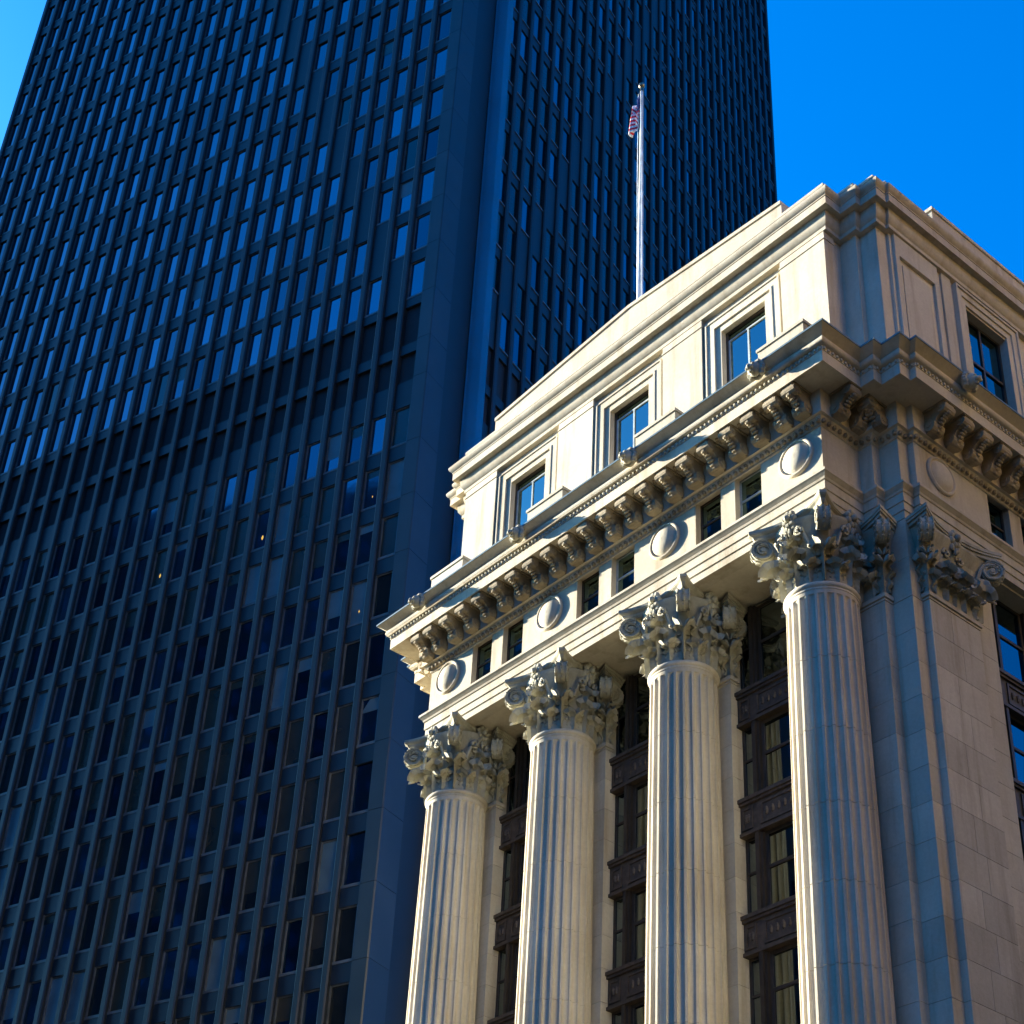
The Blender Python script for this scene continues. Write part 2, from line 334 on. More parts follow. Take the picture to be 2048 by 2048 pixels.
# windows with see-through panes
def window(fr, u0, u1, z0, z1, o, mat, name='window', bars_v=(), bars_h=(), wd=.05, dep=.07, blind=None, room=.5, glass=None):
    f = MB().frame(fr, u0, u1, z0, z1, wd, o - dep, o)
    for b in bars_v: f.box(fr, b - wd * .45, b + wd * .45, o - dep + .01, o - .008, z0 + wd, z1 - wd)
    for b in bars_h: f.box(fr, u0 + wd, u1 - wd, o - dep + .005, o - .003, b - wd * .5, b + wd * .5)
    w_ = f.build(name, mat, B)
    MB().box(fr, u0 + wd * .5, u1 - wd * .5, o - dep * .65, o - dep * .5, z0 + wd * .5, z1 - wd * .5).build('pane', glass or M_GLASS, w_)
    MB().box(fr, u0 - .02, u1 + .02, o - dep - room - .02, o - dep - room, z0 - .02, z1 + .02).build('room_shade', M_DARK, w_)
    if blind:
        b = MB(); kind, c, d = blind
        if kind == 'v':
            k = max(4, int((u1 - u0) / .10))
            for i in range(k):
                uu = u0 + wd + (u1 - u0 - 2 * wd) * (i + .5) / k; b.box(fr, uu - .028, uu + .028, o - dep - .10, o - dep - .08, c, d)
        elif kind == 'c': b.box(fr, u0 + wd, u0 + wd + (u1 - u0) * .36, o - dep - .12, o - dep - .09, c, d)
        elif kind == 'h': b.box(fr, u0 + wd, u1 - wd, o - dep - .08, o - dep - .06, c, d)
        b.build('blind', M_BLIND, w_)
    return w_
for i, (a, b, c, d) in enumerate(fops + fsops):
    fr = FRONT if i < len(fops) else SIDE
    window(fr, a, b, c, d - .02, -.20, M_SASH if i in (3, 5) else M_BRONZE, bars_h=(32.2,), wd=.055, blind=('h', 31.4, 32.1) if i in (1, 4) else None)

# ------------------------------------------------------------------ attic storey
AZ0, AZ1 = 34.95, 41.30
aops = [(c - .90, c + .90, 36.3, 40.10) for c in (2.5, 7.5, 12.5)]
sops = [(BAYC - 1.02, BAYC + 1.02, 36.6, 40.35)]
a = MB().sweep(PLANA, [(0, AZ0), (0, AZ1)], skip=(FSEG, 2 * len(half) - 2))
a.wall(ATT, -.80, 15.80, AZ0, AZ1, 0, aops, .22); a.wall(ATTS, 1.5, 26, AZ0, AZ1, 0, sops, .30)
a.build('attic_wall', M_STONE, B)
for x in COLX:
    p = MB().box(ATT, x - .86, x + .86, -.30, .15, 34.98, 40.70).box(ATT, x - .885, x + .885, -.30, .175, 40.70, 40.77).box(ATT, x - .86, x + .86, -.30, .15, 40.77, 41.0)
    p.build('attic_panel', M_STONE, B)
    q = MB().box(WORLD, x - .84, x + .84, -1.12, .03, 34.9, 36.52).box(WORLD, x - .88, x + .88, -1.16, .03, 36.52, 36.62)
    q.build('pedestal_block', M_STONE, B)
for c in (2.5, 7.5, 12.5):
    s = MB().frame(ATT, c - 1.54, c + 1.54, 35.0, 40.70, .07, .0, .12, False).frame(ATT, c - 1.47, c + 1.47, 35.0, 40.63, .24, .0, .085, False).frame(ATT, c - 1.23, c + 1.23, 35.0, 40.39, .08, .0, .105, False).frame(ATT, c - 1.15, c + 1.15, 35.0, 40.31, .25, .0, .05, False)
    s.build('window_surround', M_STONE, B)
    window(ATT, c - .90, c + .90, 36.3, 40.08, -.15, M_BRONZE, bars_v=(), bars_h=(), wd=.10, dep=.10, blind=('c', 36.4, 40.0), room=1.2)
    f = MB().frame(ATT, c - .80, c + .80, 36.4, 39.72, .055, -.205, -.16).box(ATT, c - .03, c + .03, -.205, -.165, 36.46, 39.66)
    f.build('window_sash', M_SASH, B)
# side attic: strips, sunk panel, window surround
p = MB().box(ATTS, 1.62, 1.80, -.2, .10, 34.98, 41.0).box(ATTS, 3.45, 3.62, -.2, .10, 34.98, 41.0).box(ATTS, 1.80, 3.45, -.2, .10, 40.2, 41.0).box(ATTS, 1.80, 3.45, -.2, .10, 34.98, 35.6).box(ATTS, 2.0, 3.25, -.2, .03, 35.8, 40.0)
p.build('attic_panel', M_STONE, B)
MB().box(ATTS, 3.85, 4.30, -.2, .07, 34.98, 41.0).build('attic_strip', M_STONE, B)
s = MB().frame(ATTS, BAYC - 1.55, BAYC + 1.55, 35.0, 40.95, .08, .0, .16, False).frame(ATTS, BAYC - 1.47, BAYC + 1.47, 35.0, 40.87, .22, .0, .11, False).frame(ATTS, BAYC - 1.25, BAYC + 1.25, 35.0, 40.65, .23, .0, .06, False)
s.build('window_surround', M_STONE, B)
window(ATTS, BAYC - 1.02, BAYC + 1.02, 36.6, 40.33, -.22, M_BRONZE, bars_v=(BAYC,), bars_h=(38.6,), wd=.10, dep=.10, blind=('c', 36.7, 40.2), room=1.2)
MB().box(ATTS, 8.2, 10.6, -.2, .10, 34.98, 41.0).build('attic_panel', M_STONE, B)
# attic cornice and parapet
MB().sweep(PLANA, [(0, 41.0), (.16, 41.02), (.16, 41.16), (.20, 41.20), (.26, 41.30), (.28, 41.38), (.30, 41.62), (.46, 41.66), (.46, 41.62), (.49, 41.62), (.49, 41.92), (.51, 41.93), (.51, 41.97), (.54, 42.0), (.60, 42.07), (.62, 42.14), (.62, 42.20), (.60, 42.22), (.16, 42.30), (.16, 42.80), (.21, 42.82), (.21, 42.93), (.16, 42.95), (-.6, 43.0)]).build('attic_cornice', M_STONE, B, True)
MB().box(WORLD, -.6, 15.6, .3, 26, 42.3, 42.9).build('attic_roof', M_FLASH, B)
pp = MB(); ax = [.55, 7.5, 14.3]; az = [43.62, 44.15, 43.62]
for i in range(2):
    for (y0, y1, dz0, dz1) in ((.08, 1.0, None, -.14), (.03, 1.05, -.14, 0.0)):
        x0, x1, za, zb = ax[i], ax[i + 1], az[i], az[i + 1]
        lo = [(x0, y0, 42.9 if dz0 is None else za + dz0), (x1, y0, 42.9 if dz0 is None else zb + dz0), (x1, y1, 42.9 if dz0 is None else zb + dz0), (x0, y1, 42.9 if dz0 is None else za + dz0)]
        hi = [(x0, y0, za + dz1), (x1, y0, zb + dz1), (x1, y1, zb + dz1), (x0, y1, za + dz1)]
        pp.add(lo + hi, [(3, 2, 1, 0), (4, 5, 6, 7), (0, 1, 5, 4), (1, 2, 6, 5), (2, 3, 7, 6), (3, 0, 4, 7)])
pp.build('parapet', M_STONE, B)
MB().box(ATTS, 3.7, 26, -.9, .12, 42.9, 43.55).box(ATTS, 3.65, 26, -.95, .17, 43.55, 43.68).build('parapet', M_STONE, B)

# ------------------------------------------------------------------ columns
def col_r(z): t = max(0.0, min(1.0, (z - 6.0) / 21.7)); return 1.075 - .03 * t - .115 * t ** 2.2
NF = 24; SUBS = [(0.0, 0), (.13, 0), (.20, .55), (.34, .88), (.5, 1.0), (.66, .88), (.80, .55), (.87, 0)]
zs = [3.2]; joints = [27.75 - 2.05 * k for k in range(1, 12)]
for j in joints[::-1]: zs += [j - .012, j - .004, j + .004, j + .012]
zs += [27.0, 27.3, 27.42, 27.50, 27.55, 27.575, 27.59, 27.78]
sh = MB(); n = NF * len(SUBS) - 0
for z in zs:
    r0 = col_r(z); fd = .085
    if z > 27.3: fd *= math.sqrt(max(0.0, 1 - ((z - 27.3) / .285) ** 2)) if z < 27.585 else 0
    jr = -.016 if any(abs(z - j) < .006 for j in joints) else 0
    for i in range(NF):
        for s_, dp in SUBS:
            a_ = 2 * math.pi * (i + s_) / NF; r1 = r0 - fd * dp + jr
            sh.v.append((r1 * math.cos(a_), r1 * math.sin(a_), z))
K = NF * len(SUBS)
for j in range(len(zs) - 1):
    for i in range(K): sh.f.append((j * K + i, j * K + (i + 1) % K, (j + 1) * K + (i + 1) % K, (j + 1) * K + i))
SHM = sh.mesh('column_shaft', M_SHAFT)
AST = MB().lathe([(.90, 27.70), (.945, 27.72), (.95, 27.76), (.94, 27.78), (.97, 27.80), (.99, 27.84), (.99, 27.88), (.97, 27.92), (.94, 27.94), (.86, 27.95)], 56).mesh('necking_ring', M_STONE, True)
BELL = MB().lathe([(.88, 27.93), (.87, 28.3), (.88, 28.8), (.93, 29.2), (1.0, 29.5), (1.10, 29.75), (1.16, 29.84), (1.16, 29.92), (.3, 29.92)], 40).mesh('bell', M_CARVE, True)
BASE = MB().lathe([(1.36, 2.2), (1.40, 2.35), (1.36, 2.5), (1.2, 2.55), (1.18, 2.75), (1.24, 2.8), (1.27, 2.92), (1.22, 3.05), (1.1, 3.1), (1.08, 3.2)], 40).box(WORLD, -1.45, 1.45, -1.45, 1.45, 1.6, 2.2).mesh('column_base', M_STONE, True)

def leaf_mesh(h, wd, curl, name):
    NV, NS = 20, 8; pts = []; r, z, ang = 0.0, 0.0, R(4); st = h / (NV * .80)
    path = [(0, 0, ang)]
    for i in range(NV):
        v = (i + 1) / NV
        ang = R(4) + (0 if v < .45 else curl * ((v - .45) / .55) ** 1.3)
        r += math.sin(ang) * st * (1 if v < .6 else .62); z += math.cos(ang) * st * (1 if v < .6 else .62); path.append((r, z, ang))
    lay = []
    for side in (0, 1):
        for i, (r, z, ang) in enumerate(path):
            v = i / NV; wv = wd * (.62 + .5 * math.sin(min(1, v * 1.25) * math.pi * .62)) * (1 - .42 * abs(math.sin(v * math.pi * 4.5)) ** 1.6)
            if v > .8: wv *= max(.35, 1 - (v - .8) * 2.6)
            for k in range(NS + 1):
                s_ = -1 + 2 * k / NS
                rel = .06 * math.cos(s_ * math.pi * 2.5) * h - .16 * wd * s_ * s_ - .05 * abs(s_) * abs(math.sin(v * math.pi * 4.5)) + (.05 if abs(s_) < .1 else 0)
                nn = rel - (.05 if side else 0)
                lay.append((s_ * wv * .5, -(r + math.cos(ang) * nn), z - math.sin(ang) * nn))
    m = MB(); W_ = NS + 1; T = (NV + 1) * W_; m.v = lay
    for i in range(NV):
        for k in range(NS):
            q = i * W_ + k; m.f.append((q, q + 1, q + W_ + 1, q + W_)); m.f.append((T + q, T + q + W_, T + q + W_ + 1, T + q + 1))
        for k in (0, NS):
            q = i * W_ + k; m.f.append((q, q + W_, T + q + W_, T + q))
    for k in range(NS): q = NV * W_ + k; m.f.append((q, q + 1, T + q + 1, T + q))
    return m.mesh(name, M_CARVE, True)
LEAF_A = leaf_mesh(.62, .62, R(165), 'leaf_low'); LEAF_B = leaf_mesh(1.15, .66, R(185), 'leaf_mid'); LEAF_C = leaf_mesh(1.0, .46, R(195), 'leaf_high')

def volute_mesh(d0, dc, zc, rr, wd, name):
    m = MB(); path = []
    for i in range(7):
        t = i / 6; path.append((d0 + (dc - d0) * (t ** 1.3), 28.75 + (zc + rr - 28.75) * math.sin(t * math.pi / 2), .06 + .01 * t))
    for i in range(1, 34):
        a_ = i / 33 * 2 * math.pi * 1.85; r1 = rr * (1 - .80 * i / 33)
        path.append((dc + r1 * math.sin(a_), zc + r1 * math.cos(a_), .07 - .03 * i / 33))
    P = []; 
    for i, (d, z, th) in enumerate(path):
        a1 = path[min(i + 1, len(path) - 1)]; a0 = path[max(i - 1, 0)]; tx, tz = a1[0] - a0[0], a1[1] - a0[1]; L = math.hypot(tx, tz) or 1; nx, nz = -tz / L, tx / L
        wv = wd * (1 + .25 * max(0, i - 7) / 33)
        for q, s_ in ((0, -1), (0, 1), (1, 1), (1, -1)): P.append((s_ * wv / 2, -(d + nx * -th * q), z + nz * -th * q))
    m.add(P, [(i * 4 + k, i * 4 + (k + 1) % 4, i * 4 + 4 + (k + 1) % 4, i * 4 + 4 + k) for i in range(len(path) - 1) for k in range(4)] + [(3, 2, 1, 0)])
    for sd in (-1, 1): m.tube([(sd * wd * .5 * (1 + .25 * max(0, i - 7) / 33), -d, z) for i, (d, z, th) in enumerate(path)][:30], .035, 5)
    m.tube([(0, -d, z) for d, z, th in path[:16]], .05, 6)
    n_ = 18; pr = [(dc + rr * .88 * math.cos(2 * math.pi * i / n_), zc + rr * .88 * math.sin(2 * math.pi * i / n_)) for i in range(n_)]
    m.prism(Fr((0, 0, 0), (1, 0, 0), (0, -1, 0)), pr, -wd * .36, wd * .36)
    pr = [(dc + .07 * math.cos(2 * math.pi * i / 10), zc + .07 * math.sin(2 * math.pi * i / 10)) for i in range(10)]
    m.prism(Fr((0, 0, 0), (1, 0, 0), (0, -1, 0)), pr, -wd * .68, wd * .68)
    return m.mesh(name, M_CARVE)
VOL = volute_mesh(.92, 1.46, 29.52, .34, .30, 'volute')
def helix_mesh():
    m = MB()
    for s in (-1, 1):
        pts = []; 
        for i in range(26):
            t = i / 25
            if t < .3: k = t / .3; pts.append((s * (.52 - .22 * k), -(1.0 + .08 * k), 28.95 + .72 * k))
            else:
                k = (t - .3) / .7; a_ = k * 2 * math.pi * 1.5; r1 = .17 * (1 - .8 * k); pts.append((s * (.30 - r1 * math.sin(a_)), -(1.10 + .05 * k), 29.50 + r1 * math.cos(a_)))
        m.tube(pts, [.05] * 8 + [.048] * 18, 6)
    return m.mesh('helix', M_CARVE, True)
HEL = helix_mesh()
fl = MB()
for k in range(7):
    a_ = k * 2 * math.pi / 7; fl.blob((.15 * math.cos(a_), -1.12, 30.0 + .19 * math.sin(a_)), .10, .10, .11, 6, 5)
fl.blob((0, -1.22, 30.0), .09, .10, .10, 8, 5)
for s in (-1, 1): fl.blob((s * .11, -1.10, 29.72), .08, .07, .12, 6, 5)
fl.blob((0, -1.12, 29.60), .07, .07, .14, 6, 5)
FLE = fl.mesh('fleuron', M_CARVE, True)
def abacus_outline(hw, o, mid):
    pts = []; c = .13
    for k in range(4):
        a_ = k * math.pi / 2; ca, sa = math.cos(a_), math.sin(a_)
        for i in range(9):
            t = -1 + 2 * i / 8; u = t * (hw - c + o * .5); d = mid + (hw - mid) * abs(t) ** 2.1 + o - (c * .0)
            if abs(t) == 1: d = hw + o
            x_, y_ = u, -d; pts.append((x_ * ca - y_ * sa, x_ * sa + y_ * ca))
    return pts
def abacus_mesh(hw, mid, name):
    m = MB(); L = [(-.18, 29.90), (-.12, 29.96), (-.10, 30.02), (-.02, 30.07), (-.02, 30.09), (.0, 30.10), (.0, 30.192)]
    ol = [abacus_outline(hw, o, mid) for o, _ in L]; n_ = len(ol[0])
    for (o, z), q in zip(L, ol): m.v += [(x, y, z) for x, y in q]
    for j in range(len(L) - 1):
        for i in range(n_): m.f.append((j * n_ + i, j * n_ + (i + 1) % n_, (j + 1) * n_ + (i + 1) % n_, (j + 1) * n_ + i))
    m.f.append(tuple(range(n_))[::-1]); m.f.append(tuple(range((len(L) - 1) * n_, len(L) * n_)))
    return m.mesh(name, M_CARVE)
ABA = abacus_mesh(1.35, 1.02, 'abacus')
for x in COLX:
    c_ = put('column', SHM, B, (x, 0, 0))
    put('necking_ring', AST, c_); put('bell', BELL, c_); put('abacus', ABA, c_); put('column_base', BASE, c_)
    for k in range(8):
        a_ = k * math.pi / 4
        put('leaf', LEAF_A, c_, (.90 * math.sin(a_ + math.pi / 8), -.90 * math.cos(a_ + math.pi / 8), 27.95), a_ + math.pi / 8)
        put('leaf', LEAF_B, c_, (.88 * math.sin(a_), -.88 * math.cos(a_), 27.95), a_, (1.12, 1.35, 1.1) if k % 2 else None)
        if k % 2 == 0: put('leaf', LEAF_C, c_, (.92 * math.sin(a_), -.92 * math.cos(a_), 28.62), a_, (1.15, 1.0, .85))
    for k in range(4):
        put('volute', VOL, c_, (0, 0, 0), math.pi / 4 + k * math.pi / 2); put('helix', HEL, c_, (0, 0, 0), k * math.pi / 2); put('fleuron', FLE, c_, (0, 0, 0), k * math.pi / 2)

# ------------------------------------------------------------------ pilasters of coursed stone
UNIT = MB().box(WORLD, -.5, .5, -.5, .5, -.5, .5).mesh('stone_block', M_STONE)
bvm = None
def courses(x0, x1, y0, y1, z0, z1, h, alt=False, name='stone_block'):
    k = round((z1 - z0) / h); hh = (z1 - z0) / k; gp = .012
    for i in range(k):
        za, zb = z0 + i * hh, z0 + (i + 1) * hh - gp
        long_x = (x1 - x0) >= (y1 - y0)
        L = (x1 - x0) if long_x else (y1 - y0)
        cuts = [0, L] if L < 1.3 else ([0, L * .58, L] if i % 2 else [0, L * .40, L])
        for a_, b_ in zip(cuts, cuts[1:]):
            b2 = b_ - (gp if b_ < L else 0)
            if long_x: xa, xb, ya, yb = x0 + a_, x0 + b2, y0, y1
            else: xa, xb, ya, yb = x0, x1, y0 + a_, y0 + b2
            put(name, UNIT, B, ((xa + xb) / 2, (ya + yb) / 2, (za + zb) / 2), 0, (xb - xa, yb - ya, zb - za))
ZW0, ZW1 = 11.0, 27.72
for x in COLX[1:3]: courses(x - 1.0, x + 1.0, .80, 1.25, ZW0, ZW1, .96)
courses(13.64, 16.36, .80, 1.25, ZW0, ZW1, .96); courses(-1.36, 1.0, .80, 1.25, ZW0, ZW1, .96)
courses(16.36, 16.98, 1.12, 1.60, ZW0, ZW1, .96); courses(-1.98, -1.36, 1.12, 1.60, ZW0, ZW1, .96)
courses(16.70, 17.18, 1.61, 3.60, ZW0, ZW1, .96); courses(16.5, 16.95, 3.612, 4.62, ZW0, 30.18, .96)
courses(16.9, 17.18, 1.545, 1.605, ZW0, ZW1, .96)
# backing wall in the joints, and the plain upper and lower walls
bw = MB()
for x0, x1 in ((-1.33, .97), (4.03, 5.97), (9.03, 10.97), (13.67, 16.33)): bw.box(WORLD, x0, x1, .83, 2.3, 3.0, 30.19)
bw.box(WORLD, 16.0, 16.95, 1.15, 2.3, 3.0, 30.19).box(WORLD, 16.2, 17.15, 1.575, 3.57, 3.0, 30.19).box(WORLD, 16.3, 16.92, 3.5, 4.59, 3.0, 30.19)
bw.box(WORLD, -1.95, -1.0, 1.15, 2.3, 3.0, 30.19).box(WORLD, -2.15, -1.2, 1.575, 8, 3.0, 30.19).box(WORLD, 16.3, 16.92, 7.42, 26, 3.0, 30.19)
bw.build('backing_wall', M_STONE, B)
MB().box(WORLD, -1.0, 16.0, -1.5, 2.3, 0.0, 1.6).box(WORLD, -1.4, 17.2, .78, 26, 0.0, 3.0).build('plinth', M_STONE, B)
# flush stone above the last course (behind the capitals) on the plain strip
courses(16.36, 16.98, 1.12, 1.60, 27.73, 30.18, 1.2); courses(-1.98, -1.36, 1.12, 1.60, 27.73, 30.18, 1.2)

def pil_capital(fr, u0, u1, right=True, left=True):
    nk = MB().box(fr, u0 - .02, u1 + .02, -.3, .02, 27.72, 27.78).box(fr, u0 - .06, u1 + .06, -.3, .06, 27.80, 27.92)
    cap = nk.build('pilaster_capital', M_STONE, B)
    b = MB(); P = []
    for o, z in ((0, 27.92), (.0, 28.9), (.10, 29.5), (.26, 29.86), (.26, 29.93)): P += [fr(u0 - o, o, z), fr(u1 + o, o, z), fr(u1 + o, -.3, z), fr(u0 - o, -.3, z)]
    b.add(P, [(j * 4 + k, j * 4 + (k + 1) % 4, j * 4 + 4 + (k + 1) % 4, j * 4 + 4 + k) for j in range(4) for k in range(4)] + [(16, 17, 18, 19)])
    b.build('bell', M_CARVE, cap)
    rz = math.atan2(fr.u.y, fr.u.x); uc, hw = (u0 + u1) / 2, (u1 - u0) / 2
    for i in range(5):
        u = u0 + (u1 - u0) * (i + .5) / 5; p = fr(u, .0, 27.93); put('leaf', LEAF_A, cap, p, rz)
    for i in range(4):
        u = u0 + (u1 - u0) * i / 3; p = fr(u, .0, 27.95)
        a_ = rz + (R(45) if i == 3 else R(-45) if i == 0 else 0); put('leaf', LEAF_B, cap, p, a_)
    for s, on in ((1, right), (-1, left)):
        if not on: continue
        an = rz + s * R(45); d = Vector((math.sin(an), -math.cos(an), 0)); cn = fr(u1 if s > 0 else u0, 0, 0)
        put('volute', VOL, cap, cn - d * .98, an)
        put('leaf', LEAF_C, cap, cn - d * .02 + Vector((0, 0, 28.35)), an)
    p = fr(uc, -1.0, 0); put('helix', HEL, cap, p + fr.n * 0.0, rz); put('fleuron', FLE, cap, fr(uc, -.88, 0), rz)
    m = MB()
    for j, (o, z0, z1) in enumerate(((.0, 29.92, 30.02), (.06, 30.02, 30.09), (.09, 30.09, 30.19))):
        ol = []
        for i in range(13):
            t = -1 + 2 * i / 12; ol.append((uc + t * (hw + .46 + o), .16 + .34 * abs(t) ** 2.2 + o))
        ol += [(u1 + .30 + o, -.28), (u0 - .30 - o, -.28)]; n_ = len(ol)
        m.add([fr(u, d_, z) for z in (z0, z1) for u, d_ in ol], [tuple(range(n_)), tuple(range(2 * n_ - 1, n_ - 1, -1))] + [(i, (i + 1) % n_, (i + 1) % n_ + n_, i + n_) for i in range(n_)])
    m.build('abacus', M_CARVE, cap)
WF = Fr((0, .80, 0), (1, 0, 0), (0, -1, 0))
pil_capital(WF, 13.64, 16.36); pil_capital(WF, 4.0, 6.0); pil_capital(WF, 9.0, 11.0); pil_capital(WF, -1.36, 1.0)
pil_capital(SIDE, 1.54, 3.60)

# ------------------------------------------------------------------ metal window bays between the columns
SILLS = [27.45, 24.10, 20.75, 17.40, 14.05]
def bay(fr, u0, u1, o, key):
    wd = u1 - u0; sl = .50 * wd / 3.0; mu = .26; rnd = random.Random(key)
    for zi, zs_ in enumerate(SILLS):
        top = 30.10 if zi == 0 else SILLS[zi - 1] - 1.12
        s = MB()
        s.box(fr, u0, u1, o - .25, o + .02, zs_ - 1.06, zs_ - .10)
        s.box(fr, u0 - .04, u1 + .04, o - .25, o + .14, zs_ - .14, zs_ - .03).box(fr, u0 - .02, u1 + .02, o - .25, o + .09, zs_ - .22, zs_ - .14)
        s.box(fr, u0, u1, o - .25, o + .08, zs_ - 1.12, zs_ - 1.02)
        for a_, b_ in ((u0 + .06, u0 + sl), (u0 + sl + mu, u1 - sl - mu), (u1 - sl, u1 - .06)):
            s.frame(fr, a_, b_, zs_ - .95, zs_ - .30, .07, o + .0, o + .055)
            k = max(2, int((b_ - a_ - .2) / .20))
            for q in range(k):
                c0 = fr(a_ + .1 + (b_ - a_ - .2) * (q + .5) / k, o + .025, zs_ - .62); s.blob(c0, .07, .05, .13, 6, 4)
        s.build('spandrel', M_SPAND, B)
        for a_ in (u0 + sl, u1 - sl - mu):
            MB().box(fr, a_, a_ + mu, o - .25, o - .02, zs_ - .03, top).box(fr, a_ + .07, a_ + mu - .07, o - .1, o + .05, zs_ - .03, top).build('mullion', M_BRONZE, B)
        bl = {0: None, 1: ('v', zs_ + .05, top - .75), 2: ('h', zs_ + 1.25, zs_ + 1.75), 3: ('h', zs_ + 1.2, zs_ + 1.8)}.get(zi)
        if key == 0 and zi == 1: bl = None
        midz = (zs_ + top) / 2 + .1
        window(fr, u0 + sl + mu, u1 - sl - mu, zs_ - .03, top, o - .12, M_BRONZE, bars_h=(midz,), wd=.09, dep=.08, blind=bl, glass=M_BGLASS)
        for a_, b_ in ((u0 + .02, u0 + sl), (u1 - sl, u1 - .02)):
            window(fr, a_, b_, zs_ - .03, top, o - .12, M_BRONZE, bars_h=(midz,), wd=.06, dep=.08, blind=bl if (zi == 1 and key == 2) else None, glass=M_BGLASS)
BF = Fr((0, 1.08, 0), (1, 0, 0), (0, -1, 0))
bay(BF, 1.0, 4.0, 0, 0); bay(BF, 6.0, 9.0, 0, 1); bay(BF, 11.0, 13.64, 0, 2)
bay(Fr((16.62, 0, 0), (0, 1, 0), (1, 0, 0)), 4.62, 7.40, 0, 3)
MB().box(WORLD, 16.3, 17.0, 4.62, 7.40, 30.12, 30.19).build('bay_head', M_STONE, B)

# ================================================================== flagpole and flag
FP = tag(empty('flagpole', (6.8, 1.25, 42.9)), 'tall white flagpole standing behind the parapet of the classical building', 'flagpole')
MB().tube([(0, 0, 0), (0, 0, 3), (0, 0, 8), (0, 0, 14.05)], [.115, .11, .085, .055], 14).build('pole', M_POLE, FP, True)
MB().blob((0, 0, 14.33), .13, .13, .13, 12, 8).build('finial_ball', M_BALL, FP, True)
MB().tube([(0, 0, 14.0), (0, 0, 14.25)], [.08, .05], 10).box(WORLD, -.14, .05, -.03, .03, 13.92, 14.0).build('truck', M_BALL, FP)
MB().tube([(-.16, -.03, 13.95), (-.17, -.03, 9), (-.14, -.02, 4), (-.125, -.02, 1.0)], .012, 5).tube([(.04, -.1, 13.9), (.15, -.1, 7.5), (.22, -.1, 1.0)], .012, 5).build('halyard', M_POLE, FP)
fm, ft, fb = new_mat('striped_flag_cloth')
uv = ft.nodes.new('ShaderNodeUVMap'); sx = ft.nodes.new('ShaderNodeSeparateXYZ'); ft.links.new(uv.outputs[0], sx.inputs[0])
def mth(op, a_, b_=None):
    n_ = ft.nodes.new('ShaderNodeMath'); n_.operation = op
    for s_, v in ((n_.inputs[0], a_), (n_.inputs[1], b_)):
        if v is None: continue
        if isinstance(v, (int, float)): s_.default_value = v
        else: ft.links.new(v, s_)
    return n_.outputs[0]
stripe = mth('LESS_THAN', mth('FRACT', mth('MULTIPLY', sx.outputs[1], 6.5)), 0.5)
cst = mixc(ft, stripe, (0.80, 0.03, 0.06), (0.90, 0.88, 0.86))
can = mth('MULTIPLY', mth('LESS_THAN', sx.outputs[0], 0.4), mth('GREATER_THAN', sx.outputs[1], 0.4615))
vor = ft.nodes.new('ShaderNodeTexVoronoi'); vor.inputs['Scale'].default_value = 14.0; ft.links.new(uv.outputs[0], vor.inputs['Vector'])
star = mth('LESS_THAN', vor.outputs['Distance'], 0.22)
ft.links.new(mixc(ft, can, cst, mixc(ft, star, (0.02, 0.04, 0.20), (0.75, 0.75, 0.75))), fb.inputs['Base Color']); fb.inputs['Roughness'].default_value = 0.8
NU, NV = 30, 22; FV = []; FU = []; 
for j in range(NV + 1):
    v = j / NV                      # 1 = top
    for i in range(NU + 1):
        u = i / NU
        # limp cloth: the fly end sinks and folds back against the pole
        spread_ = .62 * (1 - .25 * v); fold = math.sin(u * 13 + v * 1.5) * .10 * (.4 + u)
        x = -.09 - spread_ * u * (0.55 + .25 * math.sin(u * 9 + 2 * v)); y = -.05 + fold
        z = 56.8 - 42.9 - (1 - v) * 1.35 - .75 * u ** .8
        FV.append((x, y, z)); FU.append((u, v))
fmesh = bpy.data.meshes.new('flag'); fmesh.from_pydata(FV, [], [(j * (NU + 1) + i, j * (NU + 1) + i + 1, (j + 1) * (NU + 1) + i + 1, (j + 1) * (NU + 1) + i) for j in range(NV) for i in range(NU)])
ul = fmesh.uv_layers.new(name='UVMap')
for lp in fmesh.loops: ul.data[lp.index].uv = FU[lp.vertex_index]
fmesh.materials.append(fm); fmesh.polygons.foreach_set('use_smooth', [True] * len(fmesh.polygons))
fo = put('flag', fmesh, None, (6.8, 1.25, 42.9)); sm = fo.modifiers.new('thickness', 'SOLIDIFY'); sm.thickness = .012
tag(fo, 'limp red, white and blue striped flag hanging from the white flagpole', 'flag')

# ================================================================== the dark tower
T = tag(empty('office_tower', (-22.12, 10.74, 0)), 'dark blue skyscraper with vertical ribs and rows of narrow windows', 'skyscraper')
AN = R(17.9); TE = Vector((math.cos(AN), math.sin(AN), 0)); TN = Vector((math.sin(AN), -math.cos(AN), 0)); TB = -TN
TOP = 183.0; MOD = 1.48
LF = Fr((0, 0, 0), TE, TN)                    # left face, local to the tower empty
RF = Fr(TE * 2.22 + TB * 4.0, TB, TE)        # right face: u runs away from the camera
ORG = Vector((-22.12, 10.74, 0))
E0, E1 = -44.6, .67; NL = 30; LW = (E1 - E0) / NL      # modules of the left face
RLEN = 45.9; NR = 31; RW = RLEN / NR
PW = .40; PD = .11
MB().box(Fr((0, 0, 0), TE, TB), E0 + .05, 1.35, .32, 50.0, 0, TOP - .3).box(Fr((0, 0, 0), TE, TB), 1.0, 1.88, 4.3, 50.0, 0, TOP - .3).build('tower_core', M_TSPAN, T)
rows = [(63.1 - 3.775 * k, 2.68, 'w') for k in range(16, -1, -1)] + [(67.8, 2.05, 'm'), (70.7, 2.9, 'm')]
rows += [(74.4 + 3.88 * k, 2.88, 'w') for k in range(27)]
PIERM = {}
